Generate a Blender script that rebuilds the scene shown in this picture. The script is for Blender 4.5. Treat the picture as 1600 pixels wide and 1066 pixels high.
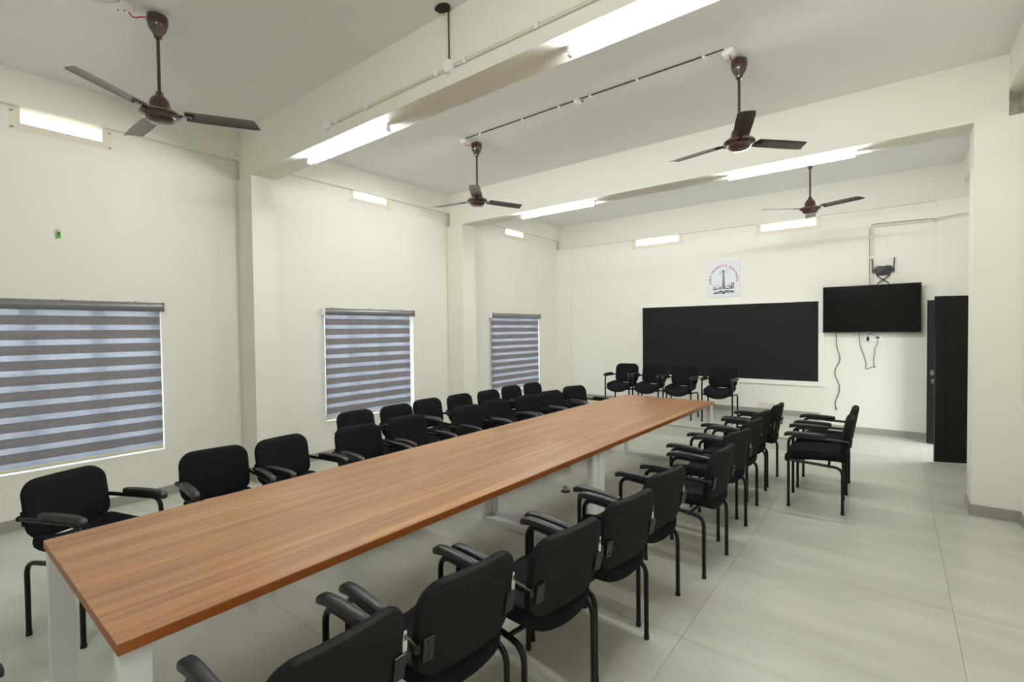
import bpy, bmesh, math, random
from mathutils import Vector, Matrix
random.seed(7)
PI = math.pi
sc = bpy.context.scene
for o in list(bpy.data.objects): bpy.data.objects.remove(o)
COL = sc.collection

# ------------------------------------------------------------ camera, sky, exposure
LAMP = 205.0          # emission of the tube lamps
SKY = 8.5            # overcast daylight outside
EXPO = -0.22
cd = bpy.data.cameras.new('camera'); cam = bpy.data.objects.new('camera', cd); COL.objects.link(cam)
cr = Vector((0.78690414, 0.6169644, -0.01169669)); cu = Vector((-0.00486508, 0.02515737, 0.99967166)); cf = Vector((-0.61705608, 0.78658886, -0.02279802))
M = Matrix.Identity(4)
for i in range(3):
    M[i][0] = cr[i]; M[i][1] = cu[i]; M[i][2] = -cf[i]
M[0][3], M[1][3], M[2][3] = 5.6767, 0.0, 1.6
cam.matrix_world = M
cd.sensor_width = 36; cd.lens = 762.8383/1600*36; cd.clip_start = 0.05; cd.clip_end = 200
sc.camera = cam
w = bpy.data.worlds.new('sky'); sc.world = w; w.use_nodes = True
bg = w.node_tree.nodes['Background']; bg.inputs[0].default_value = (0.90, 0.95, 1.0, 1); bg.inputs[1].default_value = SKY
vs = sc.view_settings; vs.view_transform = 'Standard'; vs.look = 'None'; vs.gamma = 1; vs.exposure = EXPO
vs.use_curve_mapping = False

# ------------------------------------------------------------ helpers
def lin(r, g, b):
    f = lambda c: (c/255/12.92) if c/255 <= .04045 else ((c/255+.055)/1.055)**2.4
    return (f(r), f(g), f(b), 1)

def mat(name, col, rough=.5, metal=0, spec=.5, noise=0, scale=20, bump=0, coat=0, emit=None, sheen=0):
    m = bpy.data.materials.new(name); m.use_nodes = True
    nt = m.node_tree; b = nt.nodes['Principled BSDF']
    b.inputs['Base Color'].default_value = col; b.inputs['Roughness'].default_value = rough
    b.inputs['Metallic'].default_value = metal; b.inputs['Specular IOR Level'].default_value = spec
    if coat: b.inputs['Coat Weight'].default_value = coat; b.inputs['Coat Roughness'].default_value = .08
    if sheen: b.inputs['Sheen Weight'].default_value = sheen
    if emit: b.inputs['Emission Color'].default_value = emit[0]; b.inputs['Emission Strength'].default_value = emit[1]
    if noise or bump:
        tc = nt.nodes.new('ShaderNodeTexCoord'); n = nt.nodes.new('ShaderNodeTexNoise')
        n.inputs['Scale'].default_value = scale; n.inputs['Detail'].default_value = 4
        nt.links.new(tc.outputs['Object'], n.inputs['Vector'])
        if noise:
            mr = nt.nodes.new('ShaderNodeMapRange'); mr.inputs[3].default_value = 1-noise; mr.inputs[4].default_value = 1+noise
            mx = nt.nodes.new('ShaderNodeMix'); mx.data_type = 'RGBA'; mx.blend_type = 'MULTIPLY'; mx.inputs[0].default_value = 1
            nt.links.new(n.outputs['Fac'], mr.inputs[0]); mx.inputs[6].default_value = col
            nt.links.new(mr.outputs[0], mx.inputs[7]); nt.links.new(mx.outputs[2], b.inputs['Base Color'])
        if bump:
            bp = nt.nodes.new('ShaderNodeBump'); bp.inputs['Strength'].default_value = bump; bp.inputs['Distance'].default_value = .002
            nt.links.new(n.outputs['Fac'], bp.inputs['Height']); nt.links.new(bp.outputs[0], b.inputs['Normal'])
    return m

def fabric_mat(name, col, trans, clear=0):
    """woven blind cloth: diffuse + light let through (+ clear gaps of a sheer weave)"""
    m = bpy.data.materials.new(name); m.use_nodes = True; nt = m.node_tree
    for n in list(nt.nodes): nt.nodes.remove(n)
    out = nt.nodes.new('ShaderNodeOutputMaterial'); d = nt.nodes.new('ShaderNodeBsdfDiffuse'); t = nt.nodes.new('ShaderNodeBsdfTranslucent')
    tc = nt.nodes.new('ShaderNodeTexCoord'); mp = nt.nodes.new('ShaderNodeMapping'); n = nt.nodes.new('ShaderNodeTexNoise')
    mp.inputs['Scale'].default_value = (40, 25, 420); n.inputs['Scale'].default_value = 1; n.inputs['Detail'].default_value = 3
    nt.links.new(tc.outputs['Object'], mp.inputs[0]); nt.links.new(mp.outputs[0], n.inputs['Vector'])
    mr = nt.nodes.new('ShaderNodeMapRange'); mr.inputs[1].default_value = .3; mr.inputs[2].default_value = .7; mr.inputs[3].default_value = .78; mr.inputs[4].default_value = 1.15
    nt.links.new(n.outputs['Fac'], mr.inputs[0])
    mx = nt.nodes.new('ShaderNodeMix'); mx.data_type = 'RGBA'; mx.blend_type = 'MULTIPLY'; mx.inputs[0].default_value = 1; mx.inputs[6].default_value = col
    nt.links.new(mr.outputs[0], mx.inputs[7])
    nt.links.new(mx.outputs[2], d.inputs[0]); nt.links.new(mx.outputs[2], t.inputs[0])
    ms = nt.nodes.new('ShaderNodeMixShader'); ms.inputs[0].default_value = trans
    nt.links.new(d.outputs[0], ms.inputs[1]); nt.links.new(t.outputs[0], ms.inputs[2])
    last = ms
    if clear:
        tr = nt.nodes.new('ShaderNodeBsdfTransparent'); m2 = nt.nodes.new('ShaderNodeMixShader'); m2.inputs[0].default_value = clear
        nt.links.new(ms.outputs[0], m2.inputs[1]); nt.links.new(tr.outputs[0], m2.inputs[2]); last = m2
    nt.links.new(last.outputs[0], out.inputs[0])
    return m

def glass_mat(name, tint, refl):
    m = bpy.data.materials.new(name); m.use_nodes = True; nt = m.node_tree
    for n in list(nt.nodes): nt.nodes.remove(n)
    out = nt.nodes.new('ShaderNodeOutputMaterial'); tr = nt.nodes.new('ShaderNodeBsdfTransparent'); tr.inputs[0].default_value = tint
    gl = nt.nodes.new('ShaderNodeBsdfGlossy'); gl.inputs['Roughness'].default_value = .05
    ms = nt.nodes.new('ShaderNodeMixShader'); ms.inputs[0].default_value = refl
    nt.links.new(tr.outputs[0], ms.inputs[1]); nt.links.new(gl.outputs[0], ms.inputs[2]); nt.links.new(ms.outputs[0], out.inputs[0])
    return m

def wood_mat(name):
    m = mat(name, (1, 1, 1, 1), .33, spec=.5); nt = m.node_tree; b = nt.nodes['Principled BSDF']
    tc = nt.nodes.new('ShaderNodeTexCoord')
    def nz(sx, sy, sz, det, seedz=0):
        mp = nt.nodes.new('ShaderNodeMapping'); mp.inputs['Scale'].default_value = (sx, sy, sz); mp.inputs['Location'].default_value = (seedz, seedz, 0)
        n = nt.nodes.new('ShaderNodeTexNoise'); n.inputs['Scale'].default_value = 1; n.inputs['Detail'].default_value = det; n.inputs['Roughness'].default_value = .6
        nt.links.new(tc.outputs['Object'], mp.inputs[0]); nt.links.new(mp.outputs[0], n.inputs['Vector']); return n
    a = nz(14, .55, 3, 3); c = nz(95, 2.2, 8, 4, 3.1); e = nz(34, .9, 3, 3, 7.7)
    br = nt.nodes.new('ShaderNodeTexBrick'); mp = nt.nodes.new('ShaderNodeMapping'); mp.inputs['Rotation'].default_value = (0, 0, PI/2)
    br.inputs['Scale'].default_value = 1; br.inputs['Brick Width'].default_value = 1.15; br.inputs['Row Height'].default_value = .11; br.inputs['Mortar Size'].default_value = 0
    br.inputs['Color1'].default_value = (.25, .25, .25, 1); br.inputs['Color2'].default_value = (.75, .75, .75, 1); br.inputs['Mortar'].default_value = (.5, .5, .5, 1)
    nt.links.new(tc.outputs['Object'], mp.inputs[0]); nt.links.new(mp.outputs[0], br.inputs['Vector'])
    def mth(op, x, y):
        n = nt.nodes.new('ShaderNodeMath'); n.operation = op
        for i, v in enumerate((x, y)):
            if isinstance(v, (int, float)): n.inputs[i].default_value = v
            else: nt.links.new(v, n.inputs[i])
        return n.outputs[0]
    s = mth('ADD', mth('MULTIPLY', a.outputs['Fac'], .35), mth('MULTIPLY', c.outputs['Fac'], .3))
    s = mth('ADD', s, mth('MULTIPLY', e.outputs['Fac'], .42))
    s = mth('ADD', s, mth('MULTIPLY', br.outputs['Color'], .06))
    cr_ = nt.nodes.new('ShaderNodeValToRGB'); el = cr_.color_ramp.elements
    el[0].position = .37; el[0].color = lin(122, 82, 52); el[1].position = .80; el[1].color = lin(206, 160, 112)
    k = el.new(.56); k.color = lin(162, 116, 76)
    nt.links.new(s, cr_.inputs[0]); nt.links.new(cr_.outputs[0], b.inputs['Base Color'])
    return m

def floor_mat(name):
    m = mat(name, (1, 1, 1, 1), .3, spec=.45); nt = m.node_tree; b = nt.nodes['Principled BSDF']
    tc = nt.nodes.new('ShaderNodeTexCoord')
    mp = nt.nodes.new('ShaderNodeMapping'); mp.inputs['Scale'].default_value = (.8, 3.0, 1)
    n = nt.nodes.new('ShaderNodeTexNoise'); n.inputs['Scale'].default_value = 1.6; n.inputs['Detail'].default_value = 5
    oi = nt.nodes.new('ShaderNodeObjectInfo')
    va = nt.nodes.new('ShaderNodeVectorMath'); va.operation = 'ADD'
    cx = nt.nodes.new('ShaderNodeCombineXYZ'); ml = nt.nodes.new('ShaderNodeMath'); ml.operation = 'MULTIPLY'; ml.inputs[1].default_value = 37
    nt.links.new(oi.outputs['Random'], ml.inputs[0]); nt.links.new(ml.outputs[0], cx.inputs[0]); nt.links.new(ml.outputs[0], cx.inputs[1])
    nt.links.new(tc.outputs['Object'], va.inputs[0]); nt.links.new(cx.outputs[0], va.inputs[1])
    nt.links.new(va.outputs[0], mp.inputs[0]); nt.links.new(mp.outputs[0], n.inputs['Vector'])
    r = nt.nodes.new('ShaderNodeValToRGB'); r.color_ramp.elements[0].position = .3; r.color_ramp.elements[1].position = .7
    r.color_ramp.elements[0].color = lin(188, 188, 175); r.color_ramp.elements[1].color = lin(206, 206, 193)
    nt.links.new(n.outputs['Fac'], r.inputs[0]); nt.links.new(r.outputs[0], b.inputs['Base Color'])
    return m

MT = {}
MT['wall'] = mat('cream_wall_paint', lin(238, 236, 224), .7, spec=.25, noise=.02, scale=2.5, bump=.05)
MT['framepaint'] = mat('pale_frame_paint', lin(240, 239, 230), .5, spec=.3)
MT['ceil'] = mat('white_ceiling_paint', lin(241, 241, 238), .8, spec=.2, noise=.025, scale=1.5)
MT['floor'] = floor_mat('grey_polished_tile')
MT['joint'] = mat('tile_joint', lin(172, 170, 158), .8)
MT['joint2'] = mat('dark_tile_joint', lin(112, 106, 94), .8)
MT['skirt'] = mat('grey_skirting_tile', lin(160, 158, 148), .35, noise=.06, scale=6)
MT['white'] = mat('white_plastic', lin(246, 246, 244), .35)
MT['conduit'] = mat('cream_conduit', lin(226, 222, 204), .45)
MT['dark_parts_shade'] = mat('dark_parts_and_shade', lin(60, 54, 46), .8)  # dark small parts, and the painted shadow line along the ceiling conduit
MT['powder'] = mat('white_powder_coat', lin(236, 237, 238), .35)
MT['wood'] = wood_mat('walnut_laminate')
MT['edge'] = mat('brown_edge_band', lin(150, 84, 36), .35, noise=.12, scale=5)
MT['fabric'] = mat('black_fabric', lin(24, 25, 27), .95, spec=.15, noise=.25, scale=350, bump=.4)
MT['lit_back_fabric'] = mat('lit_black_back_fabric', lin(38, 37, 35), .9, spec=.15, noise=.2, scale=300, bump=.3)  # black seat cloth again, brownish light on the chair backs put into its colour
MT['tube'] = mat('black_enamel_tube', lin(17, 17, 18), .34, spec=.32)
MT['pad'] = mat('black_armrest_plastic', lin(34, 34, 35), .42, spec=.5, bump=.1, noise=.05, scale=200)
MT['plate'] = mat('smoky_clear_plastic', lin(25, 24, 22), .3, spec=.4)
MT['steel'] = mat('steel', lin(170, 168, 162), .3, metal=1)
MT['brass'] = mat('rusty_screw', lin(92, 66, 54), .45, metal=.5)
MT['rubber'] = mat('black_rubber', lin(16, 16, 16), .7)
MT['paper'] = mat('white_paper', lin(235, 236, 232), .7)
MT['green'] = mat('green_print', lin(70, 120, 70), .6)
MT['maroon'] = mat('dark_brown_enamel', lin(52, 24, 20), .22, spec=.6, coat=.6)
MT['blade'] = mat('brown_fan_blade', lin(60, 40, 38), .34, spec=.6, coat=.25)
MT['redwire'] = mat('red_wire', lin(190, 30, 28), .5)
MT['lampbody'] = mat('lamp_body_white', lin(240, 240, 240), .4)
MT['lamp'] = mat('lamp_tube_glow', (1, 1, 1, 1), .4, emit=((0.975, 0.99, 1.0, 1), LAMP))
MT['board'] = mat('black_board', lin(27, 28, 27), .75, spec=.25, noise=.06, scale=3)
MT['screen'] = mat('black_glass_screen', lin(5, 6, 6), .08, spec=.22)
MT['bezel'] = mat('black_gloss_plastic', lin(14, 14, 15), .3)
MT['blackpl'] = mat('black_plastic', lin(26, 27, 29), .45)
MT['door'] = mat('dark_wenge_door', lin(17, 14, 13), .45, spec=.3, noise=.2, scale=8)
MT['band'] = fabric_mat('grey_blind_cloth', lin(160, 155, 157), .44)
MT['sheer'] = fabric_mat('sheer_blind_net', lin(188, 192, 204), .40, .15)
MT['cassette'] = mat('grey_blind_cassette', lin(132, 134, 136), .28, metal=.3)
MT['rail'] = mat('cream_bottom_rail', lin(226, 220, 186), .4)
MT['alu'] = mat('blue_grey_window_frame', lin(84, 96, 108), .45, metal=.2)
MT['glass'] = glass_mat('window_glass', (.93, .97, .97, 1), .06)
MT['acryl'] = glass_mat('clear_acrylic_sheet', (.997, .985, .975, 1), .02)
MT['signwhite'] = mat('glossy_white_sign', lin(222, 226, 234), .35, spec=.35)
MT['signred'] = mat('red_sign_print', lin(176, 14, 42), .4)
MT['signdark'] = mat('dark_grey_sign_print', lin(52, 64, 62), .4)
MT['limegreen'] = mat('green_key_fob', lin(70, 190, 30), .3)
MT['ground'] = mat('outside_paving', lin(176, 172, 164), .9, noise=.1, scale=1)
MT['hole'] = mat('dark_broken_plaster', lin(58, 44, 34), .95, noise=.3, scale=40)

def obj(name, bm, m, parent=None, loc=None, smooth=False):
    me = bpy.data.meshes.new(name)
    bmesh.ops.recalc_face_normals(bm, faces=bm.faces[:])
    bm.to_mesh(me); bm.free()
    if m is not None: me.materials.append(m)
    if smooth:
        for p in me.polygons: p.use_smooth = True
        try: me.set_sharp_from_angle(angle=math.radians(42))
        except Exception: pass
    o = bpy.data.objects.new(name, me); COL.objects.link(o)
    if parent: o.parent = parent
    if loc: o.location = loc
    return o
def inst(name, src, parent, loc=(0, 0, 0), rot=None, scale=None):
    o = bpy.data.objects.new(name, src.data if hasattr(src, 'data') else src); COL.objects.link(o)
    if parent: o.parent = parent
    o.location = loc
    if rot: o.rotation_euler = rot
    if scale: o.scale = scale
    return o
def tag(o, label=None, cat=None, group=None, kind=None):
    if label: o['label'] = label
    if cat: o['category'] = cat
    if group: o['group'] = group
    if kind: o['kind'] = kind
    return o
def thing(name, label, cat, loc=(0, 0, 0), rz=0, group=None):
    o = bpy.data.objects.new(name, None); COL.objects.link(o); o.location = loc; o.rotation_euler = (0, 0, rz); o.empty_display_size = .1
    return tag(o, label, cat, group)
def struct(o, label=None): return tag(o, label, None, None, 'structure')
def dup(root, loc=None, rz=None, label=None, group=None, skip=()):
    r = root.copy(); COL.objects.link(r)
    if loc is not None: r.location = loc
    if rz is not None: r.rotation_euler = (0, 0, rz)
    if label: r['label'] = label
    if group: r['group'] = group
    for ch in list(root.children):
        if ch.name.split('.')[0] in skip: continue
        c = ch.copy(); COL.objects.link(c); c.parent = r
        for g in ch.children:
            e = g.copy(); COL.objects.link(e); e.parent = c
    return r

def box(bm, x0, x1, y0, y1, z0, z1, bev=0):
    r = bmesh.ops.create_cube(bm, size=1)
    vv = r['verts']
    for v in vv:
        v.co = Vector(((x0+x1)/2+v.co.x*(x1-x0), (y0+y1)/2+v.co.y*(y1-y0), (z0+z1)/2+v.co.z*(z1-z0)))
    if bev:
        ed = list({e for v in vv for e in v.link_edges})
        bmesh.ops.bevel(bm, geom=ed, offset=bev, segments=2, affect='EDGES', profile=.5)
    return bm
def B(*a, **k): return box(bmesh.new(), *a, **k)
def fillet(pts, rad, n=5):
    out = [Vector(pts[0])]
    for i in range(1, len(pts)-1):
        p = Vector(pts[i]); a = (Vector(pts[i-1])-p); b = (Vector(pts[i+1])-p)
        r = min(rad, a.length*.49, b.length*.49)
        a.normalize(); b.normalize(); ang = a.angle(b)
        if ang > 3.0: out.append(p); continue
        t = min(rad/math.tan(ang/2), a.length*1e9, (Vector(pts[i-1])-p).length*.49, (Vector(pts[i+1])-p).length*.49)
        p0 = p+a*t; p1 = p+b*t
        for k in range(n+1):
            s = k/n; out.append(p0*(1-s)**2+p*2*s*(1-s)+p1*s*s)
    out.append(Vector(pts[-1])); return out
def tube(bm, pts, r, seg=8, caps=True, rad=0, sx=1.0):
    P = fillet(pts, rad) if rad else [Vector(p) for p in pts]
    rings = []; up = None
    for i, p in enumerate(P):
        d = (P[min(i+1, len(P)-1)]-P[max(i-1, 0)]).normalized()
        if up is None:
            up = Vector((1, 0, 0)) if abs(d.x) < .9 else Vector((0, 1, 0))
        u = (up-d*up.dot(d)).normalized(); v = d.cross(u); up = u
        rings.append([bm.verts.new(p+u*(r*sx*math.cos(2*PI*k/seg))+v*(r*math.sin(2*PI*k/seg))) for k in range(seg)])
    for a, b in zip(rings, rings[1:]):
        for k in range(seg): bm.faces.new((a[k], a[(k+1) % seg], b[(k+1) % seg], b[k]))
    if caps: bm.faces.new(rings[0][::-1]); bm.faces.new(rings[-1])
    return bm
def lathe(bm, prof, seg=24, c=(0, 0, 0)):
    rings = []
    for r, z in prof:
        if r < 1e-5: rings.append([bm.verts.new((c[0], c[1], c[2]+z))])
        else: rings.append([bm.verts.new((c[0]+r*math.cos(2*PI*k/seg), c[1]+r*math.sin(2*PI*k/seg), c[2]+z)) for k in range(seg)])
    for a, b in zip(rings, rings[1:]):
        for k in range(seg):
            k2 = (k+1) % seg
            if len(a) == 1 and len(b) == 1: continue
            if len(a) == 1: bm.faces.new((a[0], b[k2], b[k]))
            elif len(b) == 1: bm.faces.new((a[k], a[k2], b[0]))
            else: bm.faces.new((a[k], a[k2], b[k2], b[k]))
    if len(rings[0]) > 1: bm.faces.new(rings[0][::-1])
    if len(rings[-1]) > 1: bm.faces.new(rings[-1])
    return bm
def disc(bm, c, r, axis, t=.004, seg=12):
    """short cylinder from c along axis vector"""
    a = Vector(axis).normalized(); return tube(bm, [Vector(c), Vector(c)+a*t], r, seg)
def cushion(W, D, T, R, prof, f, seg=6):
    """rounded-rectangle pad; prof = [(inset, height)], f deforms (x,y,z)"""
    bm = bmesh.new(); rings = []
    for ins, h in prof:
        w2, d2, r = W/2-ins, D/2-ins, max(R-ins, .004); pts = []
        for cx, cy, a0 in ((w2-r, d2-r, 0), (-(w2-r), d2-r, PI/2), (-(w2-r), -(d2-r), PI), (w2-r, -(d2-r), 1.5*PI)):
            for k in range(seg+1):
                a = a0+PI/2*k/seg; pts.append((cx+r*math.cos(a), cy+r*math.sin(a)))
        # extra points along straight sides for bending
        full = []
        for i, p in enumerate(pts):
            q = pts[(i+1) % len(pts)]; full.append(p)
            if math.hypot(q[0]-p[0], q[1]-p[1]) > .06:
                for s in (.2, .4, .6, .8): full.append((p[0]+(q[0]-p[0])*s, p[1]+(q[1]-p[1])*s))
        rings.append((full, h))
    N = min(len(r[0]) for r in rings); N0 = len(rings[0][0])
    vr = []
    for full, h in rings:
        vr.append([bm.verts.new(f(x, y, h)) for x, y in full])
    for a, b in zip(vr, vr[1:]):
        if len(a) == len(b):
            for k in range(len(a)): bm.faces.new((a[k], a[(k+1) % len(a)], b[(k+1) % len(a)], b[k]))
    bm.faces.new(vr[0][::-1]); bm.faces.new(vr[-1])
    bmesh.ops.triangulate(bm, faces=[fc for fc in bm.faces if len(fc.verts) > 4])
    return bm
def wall_grid(bm, axis, a0, a1, u0, u1, z0, z1, holes):
    """solid wall between a0..a1 on axis ('x' or 'y'), u along the other axis, with rectangular openings"""
    us = sorted({u0, u1, *[h[0] for h in holes], *[h[1] for h in holes]}); zs = sorted({z0, z1, *[h[2] for h in holes], *[h[3] for h in holes]})
    for i in range(len(us)-1):
        for j in range(len(zs)-1):
            um, zm = (us[i]+us[i+1])/2, (zs[j]+zs[j+1])/2
            if any(h[0] < um < h[1] and h[2] < zm < h[3] for h in holes): continue
            if axis == 'x': box(bm, a0, a1, us[i], us[i+1], zs[j], zs[j+1])
            else: box(bm, us[i], us[i+1], a0, a1, zs[j], zs[j+1])
    bmesh.ops.remove_doubles(bm, verts=bm.verts[:], dist=1e-5)
    # drop the doubled faces between neighbouring cells
    seen = {}
    for fc in bm.faces:
        seen.setdefault(tuple(sorted(v.index for v in fc.verts)), []).append(fc)
    bm.verts.index_update(); seen = {}
    for fc in bm.faces: seen.setdefault(tuple(sorted(v.index for v in fc.verts)), []).append(fc)
    kill = [fc for l in seen.values() if len(l) > 1 for fc in l]
    bmesh.ops.delete(bm, geom=kill, context='FACES')
    return bm

# ------------------------------------------------------------ the room
XW, YB, YF, ZC = 6.484, 8.893, -3.9, 3.76
ZB = 3.267; A1, B1_, A2, B2_ = 2.391, 2.650, 5.577, 5.868
W = [(0.27, 1.655, .463, 1.903), (3.398, 4.841, .463, 1.903), (6.652, 8.129, .463, 1.903)]
VL = [(0.71, 1.24, 3.352, 3.472), (3.865, 4.39, 3.385, 3.505), (7.085, 7.63, 3.38, 3.508)]
VBK = [(1.75, 2.578, 3.18, 3.293), (3.93, 4.707, 3.17, 3.284)]

fl = struct(obj('floor', B(-.2, XW+.2, YF, YB+.2, -.12, -.006), MT['joint']))
tile_me = B(0.0007, 1.1243, .0007, 1.1243, -.012, 0, bev=.0006)
first = None
TS = 1.125; tx0, ty0 = 4.815-5*TS, 2.49-6*TS
for i in range(8):
    for j in range(13):
        x, y = tx0+i*TS, ty0+j*TS
        x0, x1, y0, y1 = max(x, 0), min(x+TS, XW), max(y, YF), min(y+TS, YB)
        if x1-x0 < .02 or y1-y0 < .02: continue
        full = (x1-x0 > TS-.001 and y1-y0 > TS-.001)
        if full and first is not None: inst('tile', first, fl, (x, y, 0))
        elif full: first = obj('tile', tile_me, MT['floor'], fl, (x, y, 0))
        else: obj('tile', B(.0007, x1-x0-.0007, .0007, y1-y0-.0007, -.012, 0), MT['floor'], fl, (x0, y0, 0))
struct(obj('ceiling', B(-.2, XW+.2, YF, YB+.2, ZC, ZC+.15), MT['ceil']))
wl = struct(obj('wall_left', wall_grid(bmesh.new(), 'x', -.2, 0, YF, YB+.2, -.1, ZC, W+VL), MT['wall']))
wb = struct(obj('wall_back', wall_grid(bmesh.new(), 'y', YB, YB+.2, 0, XW+.2, -.1, ZC, VBK), MT['wall']))
DY0, DY1, DZ = 7.58, 8.62, 1.95
wr = struct(obj('wall_right', wall_grid(bmesh.new(), 'x', XW, XW+.2, YF, YB, -.1, ZC, [(DY0, DY1, -.006, DZ)]), MT['wall']))
struct(obj('wall_front', B(0, XW, YF-.2, YF, -.1, ZC), MT['wall']))
def strct_box(name, *a, m='wall', **k): return struct(obj(name, B(*a, **k), MT[m]))
# wall beams that stand proud of the walls, cross beams and their columns
strct_box('trim_1', 0, .062, YF, YB, 3.472, ZC)
strct_box('trim_2', .062, XW, YB-.062, YB, 3.293, ZC)
strct_box('trim_3', 6.387, XW, YF, YB-.062, 3.478, ZC)
strct_box('trim_4', 0, .305, YB-.05, YB, 0, 3.293)
strct_box('trim_5', 6.121, XW, YB-.05, YB, 0, 3.293)
strct_box('trim_6', .062, 6.387, A1, B1_, ZB, ZC)          # cross beam over the table
strct_box('trim_7', .062, 6.387, A2, B2_, ZB, ZC)          # cross beam towards the board
strct_box('trim_8', .062, 6.387, -.79, -.53, ZB, ZC)
for k, (y0, y1) in enumerate(((A1, B1_), (A2, B2_), (-.79, -.53))):
    strct_box('trim_%d' % (9+2*k), 0, .334, y0, y1, 0, ZB+.001)
    strct_box('trim_%d' % (10+2*k), 6.185, XW, y0, y1, 0, ZB+.001)
# skirting
def skirt(name, *a): return strct_box(name, *a, m='skirt')
SK = .092
for k, (y0, y1) in enumerate(((YF, -.79), (-.53, A1), (B1_, A2), (B2_, 7.12))): skirt('baseboard_left' if k == 0 else 'baseboard_left.%03d' % k, 0, .012, y0, y1, 0, SK)
skirt('baseboard_back', 4.752, 6.121, YB-.012, YB, 0, SK); skirt('baseboard_back.001', 6.121, XW, YB-.062, YB-.05, 0, SK)
for k, (y0, y1) in enumerate(((YF, -.79), (-.53, A1), (B1_, A2), (B2_, DY0-.05))): skirt('baseboard_right' if k == 0 else 'baseboard_right.%03d' % k, XW-.012, XW, y0, y1, 0, SK)
for k, (y0, y1) in enumerate(((A1, B1_), (A2, B2_))):
    skirt('baseboard_column' if k == 0 else 'baseboard_column.001', 6.173, XW, y0-.012, y0, 0, SK)
    skirt('baseboard_column.%03d' % (2+k), 6.173, 6.185, y0, y1+.012, 0, SK)
    skirt('baseboard_column.%03d' % (4+k), 0, .346, y0-.012, y0, 0, SK)
    skirt('baseboard_column.%03d' % (6+k), .334, .346, y0, y1+.012, 0, SK)
# raised platform under the board
DH = .17
pf = struct(obj('platform', B(.0, 4.752, 7.125, YB, -.006, DH-.012), MT['joint2']))
for i in range(6):
    x0, x1 = i*.8, min((i+1)*.8, 4.752)
    for j, (y0, y1) in enumerate(((7.11, 7.91), (7.91, 8.71), (8.71, YB))):
        obj('tile', B(x0+.0004, x1-.0004, y0+.0004, y1-.0004, DH-.012, DH), MT['floor'], pf)
    obj('riser_tile', B(x0+.0001, x1-.0001, 7.116, 7.125, 0, DH-.019), MT['floor'], pf)
for j, (y0, y1) in enumerate(((7.125, 7.91), (7.91, 8.71), (8.71, YB))): obj('riser_tile', B(4.752, 4.764, y0+.001, y1-.001, 0, DH), MT['floor'], pf)
skirt('baseboard_back.002', .305, 4.764, YB-.012, YB, DH, DH+.085); skirt('baseboard_left.004', 0, .012, 7.13, YB-.05, DH, DH+.085)
skirt('baseboard_back.003', .012, .317, YB-.062, YB-.05, DH, DH+.085)
struct(obj('ground', B(-30, 40, -30, 40, -.5, -.4), MT['ground']))
struct(obj('trim_15', B(XW, XW+2.2, 6.4, 9.6, -.4, -.006), MT['floor']))   # landing outside the door

# windows
for k, (y0, y1, z0, z1) in enumerate(W):
    fr = bmesh.new()
    for a in ((y0, y0+.05, z0, z1), (y1-.05, y1, z0, z1), (y0, y1, z0, z0+.05), (y0, y1, z1-.05, z1)): box(fr, -.16, -.10, *a)
    wn = struct(obj('window_%d' % (k+1), fr, MT['alu']))
    n = 3; stp = (y1-y0)/n
    for q in (1, 2): obj('mullion', B(-.165, -.10, y0+q*stp-.045, y0+q*stp+.045, z0+.05, z1-.05), MT['alu'], wn)
    for q in range(3): obj('pane', B(-.134, -.128, y0+q*stp+(.05 if q == 0 else .045), y0+(q+1)*stp-(.05 if q == 2 else .045), z0+.05, z1-.05), MT['glass'], wn)
    obj('window_sill', B(-.20, -.005, y0, y1, z0-.02, z0+.001), MT['white'], wn)
for k, (u0, u1, z0, z1) in enumerate(VL+VBK):
    mg = .07
    if k < 3: bm = B(.001, .005, u0-mg, u1+mg, z0-.065, z1-.002)
    else: bm = B(u0-mg, u1+mg, YB-.005, YB-.001, z0-.065, z1-.002)
    vn = struct(obj('window_%d' % (k+4), bm, MT['acryl']))
    for u in (u0-mg+.02, u1+mg-.02):
        for z in (z0-.045, z1-.03):
            if k < 3: obj('screw', disc(bmesh.new(), (.005, u, z), .008, (1, 0, 0), .004, 8), MT['steel'], vn)
            else: obj('screw', disc(bmesh.new(), (u, YB-.005, z), .008, (0, -1, 0), .004, 8), MT['steel'], vn)

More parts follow.
